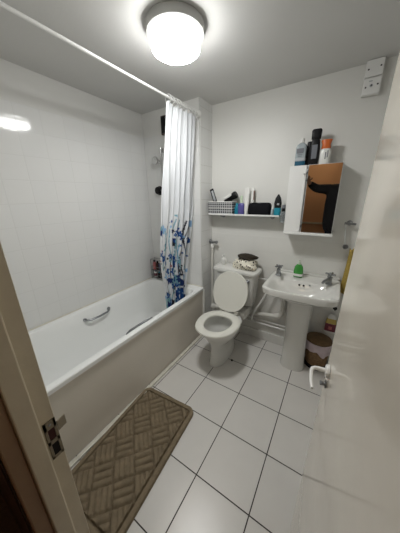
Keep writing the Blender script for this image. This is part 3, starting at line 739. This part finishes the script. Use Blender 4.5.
B().lathe([(.019, 1.248), (.022, 1.25), (.024, 1.34), (.022, 1.34), (.020, 1.256), (0, 1.255)], (-.396, 1.915, 0), 'z', 28, True, False).build('cup', M['clearpl'], b_)
B().tube([(-.396, 1.936, 1.31), (-.396, 1.97, 1.311), (-.396, 2.0005, 1.311)], .004, 8).build('holder_arm', M['chrome'], b_)

# ------------------------------------------------------------------ mirror cabinet
CX0, CX1, CZ0, CZ1, CY = -.370, -.028, 1.185, 1.672, 1.872
cb = thing('mirror_cabinet', 'white bathroom cabinet with white left door and mirrored right door', 'cabinet', ((CX0+CX1)/2, YB, CZ0))
CXW = -.247
bx = B()
bx.box(((CX0+CX1)/2, (CY+YB)/2+.002, CZ1-.008), (CX1-CX0, YB-CY-.006, .016), .001)
bx.box(((CX0+CX1)/2, (CY+YB)/2+.002, CZ0+.008), (CX1-CX0, YB-CY-.006, .016), .001)
bx.box((CX0+.008, (CY+YB)/2+.002, (CZ0+CZ1)/2), (.016, YB-CY-.006, CZ1-CZ0-.002), .001)
bx.box((CX1-.008, (CY+YB)/2+.002, (CZ0+CZ1)/2), (.016, YB-CY-.006, CZ1-CZ0-.002), .001)
bx.box(((CX0+CX1)/2, YB-.006, (CZ0+CZ1)/2), (CX1-CX0-.002, .010, CZ1-CZ0-.002), .001)
bx.box((CXW-.004, (CY+YB)/2+.002, (CZ0+CZ1)/2), (.012, YB-CY-.008, CZ1-CZ0-.004), .001)
bx.build('carcass', M['white'], cb, flat=True)
d1 = B().box(((CX0+CXW-.003)/2, CY-.006, (CZ0+CZ1)/2), (CXW-.006-CX0, .014, CZ1-CZ0), .002).build('white_door', M['white'], cb, flat=True)
B().lathe([(.0, -.018), (.006, -.018), (.007, -.012), (.004, -.006), (.004, 0)], (CXW-.022, CY-.013, CZ1-.055), 'y', 14, False, True).build('knob', M['whitepl'], d1)
d2 = B().box(((CXW+.006+CX1)/2, CY-.004, (CZ0+CZ1)/2), (CX1-CXW-.006, .010, CZ1-CZ0), .001).build('mirror_door', M['white'], cb, flat=True)
B().box(((CXW+.006+CX1)/2, CY-.0112, (CZ0+CZ1)/2), (CX1-CXW-.010, .004, CZ1-CZ0-.004), .0008).build('mirror_glass', M['mirror'], d2, flat=True)
for z in (CZ0+.05, CZ1-.045, CZ1-.10):
    B().box((CXW+.003, CY-.012, z), (.010, .008, .022), .002).build('door_hinge', M['chromedull'], cb)
B().box(((CX0+CX1)/2+.004, CY+.045, CZ0-.010), (CX1-CX0+.006, .158, .018), .003).build('bottom_ledge', M['white'], cb, flat=True)

# ------------------------------------------------------------------ bottles on the cabinet
TZ = CZ1+.0006
mw = thing('mouthwash_bottle', 'clear mouthwash bottle with dark label and white cap on the cabinet, leftmost', 'bottle', (-.312, 1.925, TZ))
P = (-.312, 1.925, TZ)
B().sloft([(0, .034, .026), (.004, .037, .029), (.034, .037, .029)], P, 5).build('liquid', M['blueliq'], mw)
B().sloft([(.0342, .037, .029), (.128, .037, .029), (.146, .030, .024), (.158, .013, .013)], P, 5).build('body', M['clearbottle'], mw)
B().sloft([(.040, .0375, .0295), (.055, .0375, .0295)], P, 5).build('lower_label', M['greylabel2'], mw)
B().box((P[0]-.004, P[1]-.0300, P[2]+.105), (.050, .0014, .030), .0005).build('dark_label', M['greylabel'], mw, flat=True)
for k, z in enumerate((.088, .078, .068)):
    B().box((P[0]-.004, P[1]-.0298, P[2]+z), (.044-.008*k, .0012, .004), .0003).build('print_line', M['greylabel'], mw, flat=True)
B().lathe([(.0135, .158), (.0145, .160), (.0135, .186), (.011, .190), (0, .190)], P, 'z', 22, True, False).build('cap', M['whitepl'], mw)
b_ = bottle('dark_bottle', 'squat black bottle half hidden behind the mouthwash bottle', 'bottle', (-.262, 1.950, TZ), .048, .038, .165, M['black'], M['black'], .18, .7, 4)
tk = thing('shampoo_bottle', 'tall black shampoo bottle standing in the middle of the cabinet top', 'bottle', (-.222, 1.905, TZ))
P = (-.220, 1.905, TZ)
B().sloft([(0, .027, .017), (.005, .031, .020), (.10, .032, .020), (.155, .028, .019), (.165, .024, .017)], P, 4).build('body', M['black'], tk)
B().sloft([(.1655, .025, .018), (.17, .030, .020), (.222, .032, .020), (.230, .026, .016)], P, 4).build('cap', M['black'], tk)
B().box((P[0], P[1]-.0205, P[2]+.085), (.034, .0014, .09), .0005).build('label', M['greylabel'], tk, flat=True)
oc = thing('lotion_bottle', 'white lotion bottle with flared orange cap at the right of the cabinet top', 'bottle', (-.150, 1.905, TZ))
P = (-.150, 1.905, TZ)
B().sloft([(0, .031, .022), (.005, .034, .025), (.085, .034, .025), (.098, .027, .021)], P, 2.6).build('body', M['whitepl'], oc)
B().sloft([(.0985, .027, .021), (.105, .029, .023), (.125, .026, .021), (.150, .034, .024), (.155, .033, .023)], P, 2.4).build('cap', M['orange'], oc)
for dx, z0, z1 in ((.004, .03, .075), (.016, .04, .085)):
    B().box((P[0]+dx, P[1]-.0252+.002*(dx > .01), P[2]+(z0+z1)/2), (.006, .002, z1-z0), .0006).build('print_mark', M['greylabel'], oc, flat=True)

# ------------------------------------------------------------------ electrical boxes under the ceiling
for nm, z, lb, scr in (('blank_plate', 2.2035, 'square white blank plate box right up against the ceiling', ((-.030, -.004), (.030, .004))),
                       ('switch_box', 2.110, 'square white electrical box just below the blank plate', ((-.030, -.004), (.030, .004)))):
    e_ = thing(nm, lb, 'electrical box', (.048, YB, z-.045))
    B().box((.048, YB-.016, z), (.092, .030, .092), .004).build('back_box', M['whitepl'], e_, flat=True)
    B().box((.048, YB-.036, z), (.090, .010, .088), .003).build('face_plate', M['white'], e_, flat=True)
    for dx, dz in scr:
        B().lathe([(.0048, 0), (.0042, -.0015), (0, -.0018)], (.048+dx, YB-.0412, z+dz), 'y', 12).build('screw', M['dark'], e_)
    if nm == 'switch_box':
        B().lathe([(.0085, 0), (.008, -.003), (0, -.004)], (.046, YB-.0412, z+.002), 'y', 18).build('fuse_knob', M['greylabel2'], e_)
        B().lathe([(.004, 0), (.0035, -.003)], (.046, YB-.0445, z+.002), 'y', 12).build('indicator', M['dark'], e_)
        B().box((.040, YB-.0415, z+.026), (.018, .002, .006), .0005).build('marking', M['greylabel2'], e_, flat=True)

# ------------------------------------------------------------------ bath mat
MW, ML = .450, .755
nx, ny = 104, 184
mt = B()
S = .110
def mh(a, b2):
    e = min(a, MW-a, b2, ML-b2)
    if e < .004: return .002+e*2
    if e < .030: return .019+.003*sin(pi*(e-.004)/.026)
    if e < .037: return .006
    p = (a+b2)/sqrt(2)+.02; q = (a-b2)/sqrt(2)+.5
    i, j = math.floor(p/S), math.floor(q/S); fp, fq = p/S-i, q/S-j
    if (i+j) % 2: c = fp; ac = fq
    else: c = fq; ac = fp
    v_ = (i+j) % 2
    h = abs(sin(pi*(4 if v_ else 3)*c))**(.6 if v_ else .45)
    h = .5+.5*h if v_ else h
    edge = min(1, min(ac, 1-ac)/.10)
    return .003+.022*h*(.25+.75*edge)
for j in range(ny+1):
    for i in range(nx+1):
        a, b2 = MW*i/nx, ML*j/ny
        # rounded corners
        u, v = a-MW/2, b2-ML/2; rc = .055; hx, hy = MW/2-rc, ML/2-rc
        if abs(u) > hx and abs(v) > hy:
            du, dv2 = abs(u)-hx, abs(v)-hy; m_ = max(du, dv2); l_ = sqrt(du*du+dv2*dv2)
            if l_ > 0: k_ = m_/l_; u = (hx+du*k_)*(1 if u > 0 else -1); v = (hy+dv2*k_)*(1 if v > 0 else -1)
        mt.v.append((u, v, mh(a, b2)+random.uniform(-.0006, .0006)))
for j in range(ny):
    for i in range(nx): a = j*(nx+1)+i; mt.f.append((a, a+1, a+nx+2, a+nx+1))
mo = mt.build('bath_mat', M['matpile'], fix=False)
mo.location = (-.853, .548, .0005); mo.rotation_euler = (0, 0, radians(4.5))
for v in mo.data.vertices: pass
tag(mo, 'brown bath mat with basket-weave texture on the floor along the bath', 'bath mat')

# ------------------------------------------------------------------ the photographer (seen in the mirror)
def skin(name, V, E, m, parent, root=0, sub=2, off=Vector((0, 0, 0))):
    me = bpy.data.meshes.new(name); o0 = Vector(parent['_o'])
    me.from_pydata([tuple(Vector(v[:3])-o0) for v in V], E, []); me.update()
    o = bpy.data.objects.new(name, me); COL.objects.link(o); o.parent = parent
    md = o.modifiers.new('Skin', 'SKIN'); md.use_smooth_shade = True
    if not me.skin_vertices: 
        bpy.context.view_layer.objects.active = o
    sv = me.skin_vertices[0].data if me.skin_vertices else None
    if sv:
        for i, v in enumerate(V):
            r = v[3]; sv[i].radius = r if isinstance(r, tuple) else (r, r); sv[i].use_root = (i == root)
    s2 = o.modifiers.new('Sub', 'SUBSURF'); s2.levels = sub; s2.render_levels = sub
    me.materials.append(m); return o
PX, PY = .015, -.38
pr = thing('person', 'person in a black long-sleeved top taking the photo, seen in the cabinet mirror', 'person', (PX, PY, 0))
LS = Vector((PX-.195, PY, 1.545)); RS = Vector((PX+.195, PY, 1.535))
LE = Vector((-.375, PY+.10, 1.560)); LW = Vector((-.475, -.155, 1.650))
RE = Vector((PX+.24, PY+.03, 1.22)); RW = Vector((.075, -.115, 1.365))
V = [(PX, PY, 1.00, (.15, .11)), (PX, PY, 1.15, (.135, .10)), (PX, PY, 1.35, (.15, .105)), (PX, PY, 1.49, (.13, .09)), (PX+.03, PY, 1.59, .06), (PX+.055, PY+.01, 1.65, .055),
     (PX+.065, PY+.02, 1.73, (.072, .085)), (PX+.065, PY+.015, 1.81, (.076, .092)), (PX+.065, PY+.01, 1.87, (.055, .07)),
     (*LS, .065), (*LE, .043), (*LW, .028), (*RS, .065), (*RE, .043), (*RW, .028),
     (PX-.09, PY, .90, .085), (PX-.10, PY+.02, .50, .058), (PX-.10, PY-.01, .10, .038), (PX-.10, PY+.12, .035, .03),
     (PX+.09, PY, .90, .085), (PX+.10, PY+.02, .50, .058), (PX+.10, PY-.01, .10, .038), (PX+.10, PY+.12, .035, .03)]
Ed = [(0, 1), (1, 2), (2, 3), (3, 4), (4, 5), (5, 6), (6, 7), (7, 8), (3, 9), (9, 10), (10, 11), (3, 12), (12, 13), (13, 14), (0, 15), (15, 16), (16, 17), (17, 18), (0, 19), (19, 20), (20, 21), (21, 22)]
def hand(w_, d, pn, side, curl=.3):
    """palm and five fingers from wrist w_, pointing d, palm normal pn; returns verts, edges appended to body lists"""
    d = Vector(d).normalized(); pn = Vector(pn).normalized(); sd = d.cross(pn).normalized()*side
    i0 = len(V); V.append((*(Vector(w_)+d*.05), (.030, .016))); Ed.append((w_i, i0))
    V.append((*(Vector(w_)+d*.085), (.034, .014))); Ed.append((i0, i0+1))
    for q, (o_, L) in enumerate(((-.030, .066), (-.010, .078), (.010, .074), (.030, .058))):
        a = Vector(w_)+d*.092+sd*o_; V.append((*a, .0095)); k = len(V)-1; Ed.append((i0+1, k))
        b2 = a+d*L*.5+pn*curl*.012; V.append((*b2, .0085)); Ed.append((k, k+1))
        c2 = b2+(d*(1-curl*.8)+pn*curl*1.3).normalized()*L*.5; V.append((*c2, .007)); Ed.append((k+1, k+2))
    a = Vector(w_)+d*.045-sd*.034; V.append((*a, .012)); k = len(V)-1; Ed.append((i0, k))
    b2 = a+(d*.7-sd*.7+pn*.2)*.035; V.append((*b2, .010)); Ed.append((k, k+1))
    c2 = b2+(d*.9-sd*.1+pn*.4)*.028; V.append((*c2, .008)); Ed.append((k+1, k+2))
w_i = 11; hand(LW, (-.10, .62, .50), (.10, .55, -.60), 1, .35)
w_i = 14; hand(RW, (-.30, .55, .60), (-.35, .3, -.2), 1, .9)
skin('body', V, Ed, M['skin'], pr)
HV = [(PX, PY, .80, (.25, .14)), (PX, PY, 1.12, (.262, .14)), (PX, PY, 1.35, (.262, .14)), (PX, PY, 1.48, (.19, .115)), (PX+.01, PY, 1.59, .080),
      (*LS, .085), (*LE, .066), (*(LE+(LW-LE)*.9), .046), (*RS, .085), (*RE, .064), (*(RE+(RW-RE)*.9), .046)]
skin('hoodie', HV, [(0, 1), (1, 2), (2, 3), (3, 4), (3, 5), (5, 6), (6, 7), (3, 8), (8, 9), (9, 10)], M['blackcloth'], pr)
TV = [(PX, PY, .96, (.155, .115)), (PX-.09, PY, .86, .098), (PX-.10, PY+.02, .50, .074), (PX-.10, PY-.01, .09, .060), (PX+.09, PY, .86, .098), (PX+.10, PY+.02, .50, .074), (PX+.10, PY-.01, .09, .060)]
skin('trousers', TV, [(0, 1), (1, 2), (2, 3), (0, 4), (4, 5), (5, 6)], M['denim'], pr)
hr = B(); rings = []
for i in range(15):
    th = pi*.60*i/14; ring = []
    for j in range(28):
        a = 2*pi*j/28; k_ = 1+.02*sin(7*a+i)
        ring.append((PX+.065+.088*k_*sin(th)*cos(a), PY-.005+.103*k_*sin(th)*sin(a)-(.02 if sin(a) > 0 else 0)*sin(th), 1.832+.098*cos(th)-(.03*(1-sin(a)) if i > 8 else 0)*((i-8)/6)))
    rings.append(ring)
hr.loft(rings, True, False).build('hair', M['hair'], pr)
for s_ in (-1, 1):
    B().lathe([(.0, -.011), (.009, -.005), (.011, 0), (.009, .005), (0, .011)], (PX+.065+s_*.030, PY+.098, 1.785), 'y', 12, False, False).build('eye', M['labelwhite'], pr)
    B().sloft([(0, .045, .13), (.03, .048, .135), (.06, .042, .11), (.085, .036, .06, 0, -.03)], (PX+s_*.10, PY+.045, 0), 2.6).build('shoe', M['black'], pr)
    B().sloft([(-.028, .006, .008), (-.01, .010, .016), (.015, .011, .018), (.028, .006, .010)], (PX+.065+s_*.084, PY+.01, 1.77), 2.2).build('ear', M['skin'], pr)
B().sloft([(-.026, .014, .012), (-.016, .017, .018), (.010, .009, .010), (.030, .007, .004)], (PX+.065, PY+.110, 1.76), 2.2).build('nose', M['skin'], pr)
B().sloft([(-.006, .020, .006), (0, .024, .008), (.006, .020, .006)], (PX+.065, PY+.098, 1.715), 2.2).build('mouth', M['pinkpl'], pr)
ph = thing('phone', 'black phone held up by the person in the doorway', 'phone', (.03, -.045, 1.40))
PR = ROT('X', -18)
B().box((.035, -.030, 1.418), (.074, .008, .155), .0035, PR).build('phone_case', M['black'], ph)
B().box((.035, -.0355, 1.4165), (.068, .002, .146), .001, PR).build('screen', M['screen'], ph)

# ------------------------------------------------------------------ world, camera, view
w = bpy.data.worlds.new('World'); SC.world = w; w.use_nodes = True
w.node_tree.nodes['Background'].inputs[0].default_value = (.5, .45, .4, 1); w.node_tree.nodes['Background'].inputs[1].default_value = .02
yaw, pit, rol, fpx = -.569934587, .313358767, .0178984491, 214.185844
H = 1.4634146
cy_, sy_, cp, sp_ = cos(yaw), sin(yaw), cos(pit), sin(pit)
F = Vector((sy_*cp, cy_*cp, -sp_)); Rt = Vector((cy_, -sy_, 0)); D = F.cross(Rt)
c_, s_ = cos(rol), sin(rol)
Rr = c_*Rt+s_*D; Dd = -s_*Rt+c_*D
cam = bpy.data.cameras.new('Camera'); co = bpy.data.objects.new('Camera', cam); COL.objects.link(co)
mtx = Matrix.Identity(4)
for i in range(3):
    mtx[i][0] = Rr[i]; mtx[i][1] = -Dd[i]; mtx[i][2] = -F[i]
mtx.translation = Vector((0, 0, H)); co.matrix_world = mtx
cam.sensor_fit = 'HORIZONTAL'; cam.sensor_width = 36; cam.lens = fpx/400*36; cam.clip_start = .01
SC.camera = co
SC.view_settings.view_transform = 'Standard'; SC.view_settings.look = 'None'; SC.view_settings.gamma = 1
SC.view_settings.use_curve_mapping = False
SC.view_settings.exposure = 0.0
for o in bpy.data.objects:
    if '_o' in o: del o['_o']
